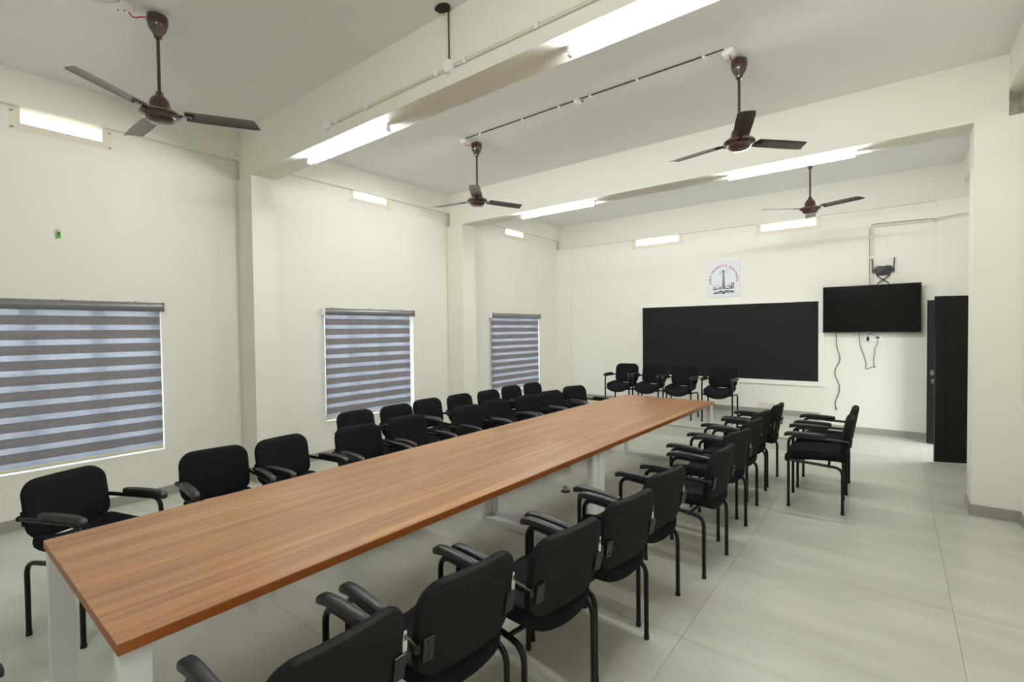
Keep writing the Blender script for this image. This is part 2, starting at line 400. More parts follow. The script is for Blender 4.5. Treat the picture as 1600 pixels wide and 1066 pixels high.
# door in the right wall: frame and two leaves standing open
fr = bmesh.new()
for a in ((DY0-.0, DY0+.05, 0, DZ), (DY1-.05, DY1, 0, DZ), (DY0, DY1, DZ-.05, DZ)): box(fr, XW+.02, XW+.14, *a)
struct(obj('door_1', fr, MT['door']))
def leaf(name, hx, hy, ang, Lw, hd):
    """leaf in local coordinates: hinge at origin, extends along -x"""
    e = thing(name, None, None, (hx, hy, 0), ang)
    bm = B(-Lw, 0, -.018, .018, .012, 1.93, bev=.002); p = obj('leaf', bm, MT['door'], e)
    for (z0, z1) in ((.16, .88), (.98, 1.78)):
        for s in (-1, 1):
            bm = bmesh.new()
            x0, x1 = -Lw+.09, -.09
            for a in ((x0, x1, z0, z0+.02), (x0, x1, z1-.02, z1), (x0, x0+.02, z0+.02, z1-.02), (x1-.02, x1, z0+.02, z1-.02)):
                box(bm, a[0], a[1], *( (.018, .024) if s > 0 else (-.024, -.018)), a[2], a[3])
            obj('panel_moulding', bm, MT['door'], p)
    if hd:
        bm = B(-Lw+.035, -Lw+.065, -.024, -.018, .92, 1.0); pl = obj('handle_plate', bm, MT['steel'], e)
        tube(bm2 := bmesh.new(), [(-Lw+.05, -.02, .96), (-Lw+.05, -.065, .96), (-Lw+.16, -.065, .96)], .008, 8, True, .02); tube(bm2, [(-Lw+.05, -.062, .96), (-Lw+.02, -.062, .958)], .007)
        obj('lever', bm2, MT['steel'], e, smooth=True)
        bm = B(-Lw+.04, -Lw+.085, -.03, -.018, .82, .875, bev=.004); obj('lock_body', bm, MT['steel'], e)
        bm = bmesh.new(); disc(bm, (-Lw+.065, -.03, .83), .02, (0, -1, 0), .012); obj('lock_knob', bm, MT['brass'], e, smooth=True)
    for z in (.25, 1.0, 1.7): obj('hinge', tube(bmesh.new(), [(.006, .0, z), (.006, .0, z+.1)], .009, 8), MT['steel'], e)
    return e
a = leaf('door_leaf', XW-.012, DY0+.03, math.radians(20), .455, False)
a.rotation_euler = (0, 0, math.radians(19)); tag(a, 'open dark brown panelled door leaf, nearer one, partly behind the right column', 'door')
a = leaf('door_leaf', XW-.012, DY1-.01, math.radians(0), .455, True)
a.rotation_euler = (0, 0, math.radians(2)); tag(a, 'open dark brown door leaf with steel lever and lock, mostly hidden behind the nearer leaf', 'door')

# ------------------------------------------------------------ tube lamps under the cross beams
def tube_lamp(x0, x1, y, label):
    t = thing('tube_lamp', label, 'lamp', (x0, y, ZB), 0, 'tube lamps under the cross beams'); L = x1-x0
    obj('batten', B(0, L, -.014, .014, -.010, 0, bev=.002), MT['lampbody'], t)
    bm = bmesh.new(); tube(bm, [(.02, 0, -.033), (L-.02, 0, -.033)], .015, 14); [setattr(v.co, 'z', -.033+(v.co.z+.033)*1.6) for v in bm.verts]; obj('glowing_tube', bm, MT['lamp'], t, smooth=True)
    for x in (0, L-.022): obj('end_cap', B(x, x+.022, -.018, .018, -.059, -.004, bev=.002), MT['lampbody'], t)
    return t
tube_lamp(1.25, 2.47, 2.52, 'lit tube lamp under the nearer cross beam, left one of its two')
tube_lamp(4.15, 5.37, 2.52, 'lit tube lamp under the nearer cross beam, cut by the top of the photo')
tube_lamp(1.40, 2.60, 5.72, 'lit tube lamp under the far cross beam, left one, beyond the middle fan')
tube_lamp(4.22, 5.39, 5.72, 'lit tube lamp under the far cross beam, right one, in front of the far fan')

tube_lamp(4.15, 5.37, -.66, 'lit tube lamp under the cross beam behind the camera')

# ------------------------------------------------------------ ceiling fans
def make_fan():
    t = thing('ceiling_fan', '', 'fan', (0, 0, ZC), 0, 'brown ceiling fans')
    # canopy, rod, lower cup, motor : local z = 0 at the ceiling
    bm = bmesh.new(); lathe(bm, [(.012, -.175), (.022, -.172), (.026, -.15), (.05, -.115), (.062, -.07), (.062, -.03), (.058, -.026)], 20); obj('canopy', bm, MT['maroon'], t, smooth=True)
    bm = bmesh.new(); tube(bm, [(0, 0, -.03), (.0, 0, 0)], .012, 8); tube(bm, [(-.02, 0, -.02), (.02, 0, -.02)], .006, 6); obj('hook', bm, MT['blackpl'], t)
    bm = bmesh.new(); tube(bm, [(0, 0, -.16), (0, 0, -.60)], .0105, 12); obj('rod', bm, MT['maroon'], t, smooth=True)
    bm = bmesh.new(); lathe(bm, [(.011, -.52), (.022, -.535), (.027, -.555), (.034, -.56), (.054, -.585), (.062, -.615), (.062, -.645), (.066, -.65)], 24); obj('motor_cup', bm, MT['maroon'], t, smooth=True)
    bm = bmesh.new(); lathe(bm, [(.064, -.648), (.1, -.655), (.116, -.668), (.118, -.682), (.106, -.692), (.1, -.694), (.09, -.70), (.086, -.715), (.07, -.73), (.035, -.738), (0, -.74)], 28); mo = obj('motor', bm, MT['maroon'], t, smooth=True)
    bm = bmesh.new(); bmm = bmesh.ops.create_circle(bm, segments=28, radius=.117)
    bm.free(); bm = bmesh.new(); ring = [(.1165*math.cos(2*PI*k/28), .1165*math.sin(2*PI*k/28), -.675) for k in range(29)]; tube(bm, ring, .003, 6, False); obj('trim_ring', bm, MT['steel'], mo, smooth=True)
    # blade along +x, pitched
    bm = bmesh.new(); secs = []
    for x, wd in ((.145, .105), (.16, .115), (.40, .122), (.56, .118), (.575, .105)):
        row = []
        for q, (v, h) in enumerate(((-.5, -.004), (-.2, .001), (.2, .003), (.5, .0))):
            y = v*wd; z = y*math.tan(math.radians(-11))+h
            row.append((x+(.01*q if x > .57 else 0), y, z))
        secs.append(row)
    top = [[bm.verts.new((p[0], p[1], p[2]-.668)) for p in r] for r in secs]; bot = [[bm.verts.new((p[0], p[1], p[2]-.671)) for p in r] for r in secs]
    for i in range(len(secs)-1):
        for j in range(3):
            bm.faces.new((top[i][j], top[i][j+1], top[i+1][j+1], top[i+1][j])); bm.faces.new((bot[i][j], bot[i+1][j], bot[i+1][j+1], bot[i][j+1]))
        bm.faces.new((top[i][0], top[i+1][0], bot[i+1][0], bot[i][0])); bm.faces.new((top[i][3], bot[i][3], bot[i+1][3], top[i+1][3]))
    for i in (0, -1):
        for j in range(3): bm.faces.new((top[i][j], top[i][j+1], bot[i][j+1], bot[i][j]))
    b0 = obj('blade', bm, MT['blade'], t)
    bm = bmesh.new(); box(bm, .085, .20, -.018, .018, -.674, -.670); box(bm, .085, .125, -.012, .012, -.69, -.674); a0 = obj('blade_arm', bm, MT['maroon'], b0)
    s0 = None; 
    bm = bmesh.new()
    for p in ((.165, .012), (.19, -.012), (.19, .012)): disc(bm, (p[0], p[1], -.679), .005, (0, 0, 1), .006, 6)
    s0 = obj('blade_screws', bm, MT['rubber'], b0)
    for k in (1, 2):
        b = inst('blade', b0, t, rot=(0, 0, 2*PI*k/3)); inst('blade_arm', a0, b); inst('blade_screws', s0, b)
    return t
fans = [((1.765, 1.165), 60, 'brown ceiling fan nearest the camera, at the top left, below the white ceiling box'),
        ((1.90, 4.20), 69, 'brown ceiling fan between the two cross beams, the one nearer the left wall'),
        ((4.685, 4.25), 48, 'brown ceiling fan between the two cross beams, the one nearer the right wall'),
        ((4.825, 7.22), 96, 'brown ceiling fan beyond the far cross beam, in front of the right ventilator')]
fan0 = make_fan()
for i, ((x, y), ph, lb) in enumerate(fans):
    f = fan0 if i == 0 else dup(fan0)
    f.location = (x, y, ZC); f.rotation_euler = (0, 0, math.radians(ph)); f['label'] = lb
# ceiling boxes and conduit
def run(t, name, p0, p1, axis, step, r=.0085):
    bm = bmesh.new(); tube(bm, [p0, p1], r, 8); return obj(name, bm, MT['conduit'], t, smooth=True)
# ceiling conduit between the two middle fans
cy = 4.06
t = thing('ceiling_conduit', 'thin cream conduit across the ceiling between the two middle fans', 'conduit', (3.29, cy, ZC))
bm = bmesh.new(); tube(bm, [(-1.42, 0, -.007), (1.33, 0, -.007)], .007, 8); obj('pipe', bm, MT['conduit'], t, smooth=True)
bm = bmesh.new(); tube(bm, [(-1.42, -.012, -.005), (1.33, -.012, -.005)], .0048, 6); obj('cable_or_shade_line', bm, MT['dark_parts_shade'], t, smooth=True)  # dark strip standing in for the shadow line beside the ceiling pipe
for x in (-1.2, -.62, -.18, .16, .62, 1.18): obj('saddle_clip', B(x-.012, x+.012, -.02, .02, -.021, 0, bev=.002), MT['white'], t)
bm = bmesh.new(); lathe(bm, [(.034, -.032), (.038, -.028), (.038, 0)], 16, (.02, 0, 0)); j = obj('junction_box', bm, MT['white'], t, smooth=True)
bm = bmesh.new(); tube(bm, [(.02+.05*math.cos(a/10*PI), .05*math.sin(a/10*PI), -.003) for a in range(11)], .008, 6); obj('hole_rim', bm, MT['hole'], t)
def rose(x, y, lb):
    r = thing('ceiling_box', lb, 'junction box', (x, y, ZC), 0, 'white ceiling boxes beside the fans')
    obj('body', B(-.045, .045, -.045, .045, -.035, 0, bev=.006), MT['white'], r); obj('cover', B(-.04, .04, -.04, .04, -.042, -.035, bev=.003), MT['white'], r)
    return r
def wire(x0, y0, x1, y1, lb):
    bm = bmesh.new(); tube(bm, fillet([(x0, y0, ZC-.03), (x0+.3*(x1-x0), y0+.3*(y1-y0)-.01, ZC-.075), (x0+.7*(x1-x0), y0+.7*(y1-y0), ZC-.045), (x1, y1, ZC-.05)], .05), .004, 6)
    o = obj('fan_wire', bm, MT['redwire'], None, smooth=True); tag(o, lb, 'wire'); return o
rose(1.825, 4.09, 'white ceiling box beside the middle fan'); wire(1.83, 4.06, 1.875, 4.19, 'short red wire from the ceiling box to the middle fan')
rose(4.645, 4.10, 'white ceiling box beside the right fan between the beams'); wire(4.65, 4.08, 4.68, 4.24, 'red wire bunched between the ceiling box and the right fan')
r = thing('ceiling_box', 'white ceiling box at the top left edge above the nearest fan', 'junction box', (1.69, .985, ZC), .5, 'white ceiling boxes beside the fans')
obj('body', B(-.06, .06, -.05, .05, -.04, 0, bev=.006), MT['white'], r)
for p in ((-.02, 0), (.02, .01)): obj('screw', disc(bmesh.new(), (p[0], p[1], -.04), .005, (0, 0, -1), .003, 8), MT['dark_parts_shade'], r)
bm = bmesh.new(); lathe(bm, [(.05, -.03), (.055, -.025), (.055, 0)], 16, (.02, -.11, 0)); obj('round_cover', bm, MT['white'], r, smooth=True)
wire(1.70, 1.02, 1.74, 1.13, 'red wire from the ceiling box to the nearest fan')
# conduit on the near face of the first cross beam
t = thing('beam_conduit', 'cream conduit along the side of the nearer cross beam with round boxes', 'conduit', (1.82, A1, 3.382))
bm = bmesh.new(); tube(bm, [(.0, -.010, 0), (4.3, -.010, -.02)], .009, 8); obj('pipe', bm, MT['conduit'], t, smooth=True)
bm = bmesh.new(); tube(bm, [(.01, -.004, .012), (4.3, -.004, -.008)], .004, 6); obj('cable_or_shade_line', bm, MT['dark_parts_shade'], t)
for x in (.12, .55, 1.35, 1.62, 2.2, 2.9, 3.6): obj('saddle_clip', B(x-.010, x+.010, -.021, 0, -.022, .018, bev=.002), MT['white'], t)
for x, z in ((0, 0), (1.48, .0)):
    bm = bmesh.new(); tube(bm, [(x, 0, z), (x, -.032, z)], .042, 14); obj('junction_box', bm, MT['white'], t, smooth=True)
bm = bmesh.new(); tube(bm, [(1.46, -.010, .03), (1.46, -.010, .375)], .009, 8); obj('riser_pipe', bm, MT['conduit'], t, smooth=True)
bm = bmesh.new(); tube(bm, [(1.475, -.006, .03), (1.475, -.006, .375)], .0035, 8); obj('riser_cable', bm, MT['dark_parts_shade'], t, smooth=True)
bm = bmesh.new(); tube(bm, fillet([(-.02, -.03, -.03), (-.01, -.03, -.08), (.0, .03, -.115)], .03), .004, 6); obj('lamp_cable', bm, MT['white'], t, smooth=True)
bm = bmesh.new()
n = 14; vs_ = [bm.verts.new((.07*(1+.35*random.random())*math.cos(2*PI*k/n)*.7, .055*(1+.35*random.random())*math.sin(2*PI*k/n)*.7, 0)) for k in range(n)]
fc = bm.faces.new(vs_); r_ = bmesh.ops.extrude_face_region(bm, geom=[fc]); [setattr(v.co, 'z', -.012) for v in r_['geom'] if isinstance(v, bmesh.types.BMVert)]
o = obj('ceiling_patch', bm, MT['hole'], None, (3.29, 2.335, ZC)); tag(o, 'dark rough hole patch in the ceiling above the beam conduit', 'patch')

# ------------------------------------------------------------ roller blinds with alternating bands
def blind(y0, y1, f0, f1, label):
    t = thing('roller_blind', label, 'blind', (0.0, y0, 0), 0, 'grey banded roller blinds')
    L = y1-y0; zt = 1.903
    bm = bmesh.new()
    prof = [(0.005, -.085), (.05, -.085), (.068, -.07), (.074, -.04), (.066, -.012), (.05, 0), (.005, 0)]
    for a in (0.012, L-.012): pass
    v0 = [bm.verts.new((x, .012, z+zt)) for x, z in prof]; v1 = [bm.verts.new((x, L-.012, z+zt)) for x, z in prof]
    for k in range(len(prof)): bm.faces.new((v0[k], v0[(k+1) % len(prof)], v1[(k+1) % len(prof)], v1[k]))
    bm.faces.new(v0); bm.faces.new(v1[::-1]); obj('cassette', bm, MT['cassette'], t, smooth=True)
    for a in (0, L-.014): obj('end_cap', B(.003, .078, a, a+.014, zt-.09, zt+.003, bev=.004), MT['white'] if a == 0 else MT['cassette'], t)
    for a in (.15, L*.5, L-.2): obj('bracket', B(0, .04, a-.02, a+.02, zt-.0, zt+.012), MT['rail'], t)
    obj('cord_knob', disc(bmesh.new(), (.078, L-.03, zt-.055), .011, (1, 0, 0), .01, 10), mat('copper_knob', lin(150, 70, 56), .4) if 'copper_knob' not in bpy.data.materials else bpy.data.materials['copper_knob'], t)
    z = zt-.085; yb0, yb1 = f0-y0, f1-y0; k = 0
    hs, hd = .054, .0715
    bs = bd = None
    def strip(h, xo):
        bm = bmesh.new(); n = 6; rows = []
        for i in range(n+1):
            y = yb0+(yb1-yb0)*i/n; wv = .0012*math.sin(i*1.7)
            rows.append((bm.verts.new((xo+wv, y, 0)), bm.verts.new((xo+wv, y, h)), bm.verts.new((xo+wv-.0012, y, 0)), bm.verts.new((xo+wv-.0012, y, h))))
        for p, q in zip(rows, rows[1:]):
            bm.faces.new((p[0], q[0], q[1], p[1])); bm.faces.new((p[2], p[3], q[3], q[2])); bm.faces.new((p[1], q[1], q[3], p[3])); bm.faces.new((p[0], p[2], q[2], q[0]))
        bm.faces.new((rows[0][0], rows[0][1], rows[0][3], rows[0][2])); bm.faces.new((rows[-1][0], rows[-1][2], rows[-1][3], rows[-1][1]))
        return bm
    while z > .52:
        if k % 2 == 0:
            h = hs; z -= h
            if bs is None: bs = obj('sheer_band', strip(hs, .040), MT['sheer'], t, (0, 0, z))
            else: inst('sheer_band', bs, t, (0, 0, z))
        else:
            h = hd; z -= h
            if bd is None: bd = obj('cloth_band', strip(hd+.006, .042), MT['band'], t, (0, 0, z-.003))
            else: inst('cloth_band', bd, t, (0, 0, z-.003))
        k += 1
    obj('bottom_rail', B(.034, .052, yb0, yb1, z-.016, z+.006, bev=.003), MT['rail'], t)
    bm = bmesh.new(); tube(bm, [(.07, L-.03, zt-.06), (.068, L-.03, zt-.1), (.062, L-.03, .62)], .0012, 5); obj('pull_cord', bm, MT['white'], t)
    return t
blind(.235, 1.662, .24, 1.630, 'grey banded roller blind over the nearest window, cut by the left edge of the photo')
blind(3.352, 4.816, 3.377, 4.737, 'grey banded roller blind over the middle window between the two left columns')
blind(6.565, 8.09, 6.592, 8.045, 'grey banded roller blind over the farthest window, near the back corner')

# ------------------------------------------------------------ things on the back wall
def bx(name, t, m, *a, **k): return obj(name, B(*a, **k), MT[m], t)
t = thing('chalkboard', 'large plain black board in a pale wall frame above the platform chairs', 'board', (1.893, YB, 0))
bw = 4.745-1.893; z0, z1 = .741, 1.987
bx('panel', t, 'board', 0, bw, -.036, -.004, z0, z1, bev=.002)
fb = bmesh.new()
for a in ((-.045, 0, z0-.075, z1+.085), (bw, bw+.08, z0-.075, z1+.085), (0, bw, z0-.075, z0), (0, bw, z1, z1+.085)): box(fb, a[0], a[1], -.03, 0, a[2], a[3])
obj('frame', fb, MT['framepaint'], t)

t = thing('television', 'wide black flat television on the back wall, reflecting the room', 'television', (5.388, YB-.004, 1.845))
tw, th = .575, .345
bx('body', t, 'bezel', -tw+.08, tw-.08, -.09, -.02, -th+.08, th-.08, bev=.006)
bx('bezel', t, 'bezel', -tw, tw, -.125, -.09, -th, th, bev=.003)
bx('screen', t, 'screen', -tw+.008, tw-.008, -.127, -.125, -th+.014, th-.008)
bx('wall_bracket', t, 'blackpl', -.2, .2, -.022, 0, -.15, .15)
bx('maker_plate', t, 'steel', -.028, .022, -.1275, -.126, -th+.003, -th+.010)
bx('sensor', t, 'bezel', -.03, .03, -.115, -.095, -th-.012, -th)

t = thing('wifi_router', 'black router above the television with two antennas up and two crossed below', 'router', (5.54, YB, 2.40))
bm = bmesh.new(); n = [(-.105, .0), (-.095, .05), (-.05, .068), (-.02, .06), (.02, .06), (.05, .07), (.098, .055), (.108, 0), (.085, -.06), (.06, -.075), (-.06, -.075), (-.085, -.06)]
vf = [bm.verts.new((x*.9, -.05, z*.9)) for x, z in n]; vb = [bm.verts.new((x, -.012, z)) for x, z in n]
for k in range(len(n)): bm.faces.new((vf[k], vf[(k+1) % len(n)], vb[(k+1) % len(n)], vb[k]))
vb2 = [bm.verts.new((x, -.002, z)) for x, z in n]
for k in range(len(n)): bm.faces.new((vb[k], vb[(k+1) % len(n)], vb2[(k+1) % len(n)], vb2[k]))
c = bm.verts.new((0, -.058, 0))
for k in range(len(n)): bm.faces.new((vf[k], c, vf[(k+1) % len(n)]))
bm.faces.new(vb2); obj('body', bm, MT['blackpl'], t)
for x, dx in ((-.118, -.012), (.115, .012)):
    bm = bmesh.new(); tube(bm, [(x, -.03, -.04), (x+dx*.2, -.03, .02)], .010, 8); tube(bm, [(x+dx*.2, -.03, .02), (x+dx, -.03, .17)], .007, 8); obj('antenna', bm, MT['blackpl'], t, smooth=True)
for s in (-1, 1):
    bm = bmesh.new(); tube(bm, fillet([(s*.075, -.028-.008*s, -.07), (s*.066, -.028-.008*s, -.085), (-s*.06, -.028-.008*s, -.185), (-s*.066, -.028-.008*s, -.195)], .005), .007, 8); obj('antenna', bm, MT['blackpl'], t, smooth=True)

t = thing('wall_socket', 'white double wall socket with two black plugs under the television', 'socket', (5.423, YB, 1.415))
bx('plate', t, 'white', -.107, .107, -.012, 0, -.05, .05, bev=.003); bx('inner_plate', t, 'white', -.098, .098, -.016, -.012, -.04, .04, bev=.002)
bm = bmesh.new(); disc(bm, (-.058, -.016, .008), .018, (0, -1, 0), .03); box(bm, -.073, -.043, -.05, -.02, -.04, .005, bev=.004); obj('plug', bm, MT['blackpl'], t)
bm = bmesh.new(); disc(bm, (.055, -.016, .012), .014, (0, -1, 0), .03); box(bm, .035, .078, -.04, -.018, .002, .02, bev=.004); obj('plug', bm, MT['blackpl'], t)
def cord(pts, lb, r=.0042, end=False):
    P = [Vector(p) for p in pts]
    # Catmull-Rom
    Q = []
    for i in range(len(P)-1):
        a, b, c_, d_ = P[max(i-1, 0)], P[i], P[i+1], P[min(i+2, len(P)-1)]
        for k in range(5):
            s = k/5; Q.append(.5*((2*b)+(c_-a)*s+(2*a-5*b+4*c_-d_)*s*s+(3*b-a-3*c_+d_)*s**3))
    Q.append(P[-1])
    t = thing('power_cord', lb, 'cord', P[0]); bm = bmesh.new(); tube(bm, [q-P[0] for q in Q], r, 6); obj('cable_or_shade_line', bm, MT['rubber'], t, smooth=True)
    if end: bm = bmesh.new(); tube(bm, [P[-1]-P[0]+Vector((0, 0, .01)), P[-1]-P[0]-Vector((-.004, 0, .03))], .008, 8); obj('cord_end', bm, MT['rubber'], t)
    return t
def bwp(x, z, y=YB-.008): return (x, y, z)
# pixel-measured points converted to wall coordinates (metres)
cord([bwp(4.975, 1.52, YB-.06), bwp(4.976, 1.40, YB-.02), bwp(4.985, 1.27), bwp(5.02, 1.15), bwp(5.015, 1.05), bwp(4.968, .95), bwp(4.963, .85), bwp(5.005, .74), bwp(5.02, .63), bwp(4.995, .53), bwp(4.965, .45), bwp(4.968, .39), bwp(4.975, .35)], 'long black cord hanging in waves below the left of the television', .0045, True)
cord([bwp(5.262, 1.52, YB-.06), bwp(5.263, 1.40, YB-.02), bwp(5.275, 1.30), bwp(5.31, 1.19), bwp(5.335, 1.09), bwp(5.346, 1.03), bwp(5.336, .985), bwp(5.352, .96), bwp(5.39, .98), bwp(5.43, .995), bwp(5.46, .992), bwp(5.438, 1.01), bwp(5.434, 1.09), bwp(5.445, 1.2), bwp(5.448, 1.27), bwp(5.478, 1.34, YB-.03), bwp(5.478, 1.425, YB-.05)], 'black cord looping from the television down and up to the right plug', .0035)

t = thing('wall_conduit', 'two thin conduits running down the back wall to the television and bending right', 'conduit', (5.40, YB, 0))
bm = bmesh.new(); tube(bm, [(-.01, -.009, 2.19), (-.01, -.009, 3.03), (.03, -.009, 3.065), (.7, -.009, 3.05), (.70, -.012, 3.05), (.722, -.06, 3.05), (.75, -.06, 3.06), (1.06, -.06, 3.085)], .008, 8, True, .03); obj('pipe', bm, MT['conduit'], t, smooth=True)
bm = bmesh.new(); tube(bm, [(.02, -.009, 2.19), (.02, -.009, 3.0), (.05, -.009, 3.035), (.7, -.009, 3.025), (.722, -.06, 3.03), (1.06, -.06, 3.06)], .008, 8, True, .03); obj('pipe', bm, MT['conduit'], t, smooth=True)
bm = bmesh.new(); tube(bm, [(-.021, -.004, 2.19), (-.021, -.004, 3.02), (.02, -.004, 3.08), (.7, -.004, 3.063)], .003, 6, True, .03); obj('cable_or_shade_line', bm, MT['dark_parts_shade'], t, smooth=True)
for z in (2.6, 2.9): obj('saddle_clip', B(-.025, .035, -.02, 0, z-.008, z+.008, bev=.002), MT['white'], t)

t = thing('socket_plate', 'small cream socket plate low on the wall under the black board', 'socket', (4.02, YB, .315))
bx('plate', t, 'conduit', -.13, .13, -.01, 0, -.045, .045, bev=.003)
for x in (.06, .10): obj('socket_hole', disc(bmesh.new(), (x, -.01, -.005), .008, (0, -1, 0), .003, 8), MT['dark_parts_shade'], t)

# sign: white square with arc lettering, minaret and book
SX0, SX1, SZ0, SZ1 = 3.092, 3.616, 2.125, 2.730
t = thing('wall_sign', 'glossy white square sign with red arc lettering and a minaret above the board', 'sign', ((SX0+SX1)/2, YB, (SZ0+SZ1)/2))
SW, SH = SX1-SX0, SZ1-SZ0
bx('panel', t, 'signwhite', -SW/2, SW/2, -.012, -.002, -SH/2, SH/2, bev=.002)
def sp(px, py): return ((px-552)/675*SW, -(py-560)/750*SH)      # sign drawing units
letters = bpy.data.meshes
def text_mesh(ch, size, ext=.0008):
    cu_ = bpy.data.curves.new('glyph', 'FONT'); cu_.body = ch; cu_.size = size; cu_.extrude = ext; cu_.align_x = 'CENTER'; cu_.offset = .0016
    o = bpy.data.objects.new('glyph', cu_); COL.objects.link(o)
    dg = bpy.context.evaluated_depsgraph_get(); me = bpy.data.meshes.new_from_object(o.evaluated_get(dg))
    bpy.data.objects.remove(o); return me
bm = bmesh.new(); TXT = 'JAMIA NADWIYYA EDAVANNA'
cx_, cz_ = sp(548, 560); Rr = .207
wid = {'I': .45, ' ': .7, 'J': .75, 'M': 1.15, 'W': 1.3}
ws = [wid.get(c, 1.0) for c in TXT]; tot = sum(ws); a0, a1 = math.radians(203), math.radians(-14); acc = 0
for c, wv in zip(TXT, ws):
    a = a0+(a1-a0)*((acc+wv/2)/tot); acc += wv
    if c == ' ': continue
    me = text_mesh(c, .047)
    mt_ = Matrix.Translation((cx_+Rr*math.cos(a), -.0128, cz_+Rr*math.sin(a)*1.03)) @ Matrix.Rotation(PI/2, 4, 'X') @ Matrix.Rotation(a-PI/2, 4, 'Z')
    me.transform(mt_); bm.from_mesh(me)
obj('lettering', bm, MT['signred'], t)
def plates(polys, name, m, y=-.0125, th=.0008):
    bm = bmesh.new()
    for P in polys:
        v = [bm.verts.new((*[sp(*p)[0]], y, sp(*p)[1])) for p in P]; f_ = bm.faces.new(v)
        ex = bmesh.ops.extrude_face_region(bm, geom=[f_])
        for q in ex['geom']:
            if isinstance(q, bmesh.types.BMVert): q.co.y = y-th
    return obj(name, bm, MT[m], t)
def rc(x0, y0, x1, y1): return [(x0, y0), (x1, y0), (x1, y1), (x0, y1)]
plates([[(538, 425), (556, 425), (546, 772), (520, 772)], [(559, 425), (566, 430), (578, 772), (553, 772)], [(524, 385), (548, 360), (573, 385), (566, 412), (531, 412)], rc(534, 412, 564, 424)], 'minaret', 'signdark')
rays = []
for (x0, y0, x1, y1) in ((445, 405, 510, 408), (450, 465, 512, 425), (475, 360, 515, 378), (585, 378, 650, 335), (595, 392, 652, 392), (590, 415, 650, 445), (500, 440, 480, 452)):
    dx, dy = x1-x0, y1-y0; l = math.hypot(dx, dy); nx, ny = -dy/l*2.2, dx/l*2.2
    rays.append([(x0+nx, y0+ny), (x1+nx, y1+ny), (x1-nx, y1-ny), (x0-nx, y0-ny)])
plates(rays, 'light_rays', 'signdark')
plates([rc(748, 632, 768, 768), rc(714, 640, 734, 768), rc(590, 745, 714, 770), rc(655, 705, 690, 720), rc(628, 705, 655, 712), [(632, 706), (668, 730), (660, 742), (626, 716)], rc(690, 705, 714, 745),
        rc(585, 705, 600, 770), rc(470, 722, 506, 735), rc(492, 735, 506, 768), rc(470, 735, 482, 768), rc(335, 760, 506, 772), rc(452, 720, 466, 760), rc(420, 735, 434, 760), rc(392, 735, 406, 760),
        rc(330, 725, 345, 785), rc(345, 725, 380, 738), rc(368, 738, 380, 785), rc(330, 772, 380, 786), rc(352, 705, 362, 714), rc(368, 705, 378, 714), rc(428, 708, 436, 716), rc(440, 708, 448, 716), rc(640, 752, 652, 760)], 'arabic_word', 'signdark')
plates([[(330, 868), (360, 822), (430, 818), (480, 798), (520, 804), (550, 822), (580, 804), (620, 792), (660, 806), (750, 804), (775, 850), (690, 852), (600, 855), (555, 872), (500, 858), (420, 862)]], 'book', 'signdark')
plates([rc(390, 838, 420, 846), rc(428, 834, 462, 842), rc(470, 832, 500, 840), rc(505, 838, 530, 850), rc(575, 834, 600, 844), rc(608, 828, 640, 838), rc(648, 826, 680, 836), rc(688, 826, 720, 836)], 'book_script', 'signwhite', -.0132)
plates([rc(325, 690, 400, 696), rc(398, 662, 404, 696), rc(440, 688, 500, 694), rc(505, 655, 511, 694), rc(590, 684, 690, 690), rc(684, 650, 690, 690), rc(322, 668, 328, 696), rc(640, 668, 646, 690)], 'small_red_script', 'signred')

# key with a green fob hung on the left wall
t = thing('key_fob', 'small bright green key fob hanging on the left wall above the nearest blind', 'key', (0, .92, 2.475))
bm = bmesh.new(); tube(bm, [(0, -.005, .036), (.02, -.005, .036)], .0025, 6); obj('nail', bm, MT['steel'], t)
bm = bmesh.new(); tube(bm, [(.012, .013*math.cos(2*PI*k/12), .024+.013*math.sin(2*PI*k/12)) for k in range(13)], .0016, 6, False); obj('ring', bm, MT['steel'], t)
bm = B(.006, .014, -.011, .014, -.04, .018, bev=.003); obj('fob', bm, MT['limegreen'], t)
bm = B(.014, .0155, -.004, .008, -.015, .01); obj('fob_label', bm, MT['signdark'], t)
bm = bmesh.new(); disc(bm, (.006, -.008, .006), .008, (1, 0, 0), .003, 10); box(bm, .006, .009, -.012, -.007, -.045, .006); obj('key', bm, MT['steel'], t)

# ------------------------------------------------------------ the conference table (two tables pushed end to end)
TX0, TX1 = -.552, .552
def make_table(name, label, ycen, L, ends):
    xc = 3.4545+(ycen-.37)*.0082
    t = thing(name, label, 'table', (xc, ycen, 0), -math.atan(.0082), 'wooden conference tables')
    h = L/2
    for k in range(2):
        y0, y1 = -h+k*h+.0004, k*h-.0004
        b_ = obj('tabletop_board', B(TX0+.001, TX1-.001, y0, y1, .7465, .750), MT['wood'], t)
        obj('core', B(TX0, TX1, y0, y1, .717, .7465), MT['edge'], b_)
    for ye in (-h+.004, h-.084):
        for s in (-1, 1):
            x0 = TX0+.018 if s < 0 else TX1-.018-.042
            obj('leg', B(x0, x0+.042, ye, ye+.08, .0, .717, bev=.002), MT['powder'], t)
        obj('floor_bar', B(TX0+.06, TX1-.06, ye, ye+.08, .0, .042, bev=.002), MT['powder'], t)
        yt = ye+.14 if ye < 0 else ye-.14
        obj('top_bar', B(TX0+.06, TX1-.06, yt, yt+.08, .692, .717, bev=.002), MT['powder'], t)
    for s in (-1, 1): obj('side_rail', B(s*.30-.02, s*.30+.02, -h+.084, h-.084, .677, .717, bev=.002), MT['powder'], t)
    return t
YM = 3.12
make_table('conference_table', 'long brown wood conference table on white metal frames, the half nearest the camera', (.367+YM)/2, YM-.367-.001, 0)
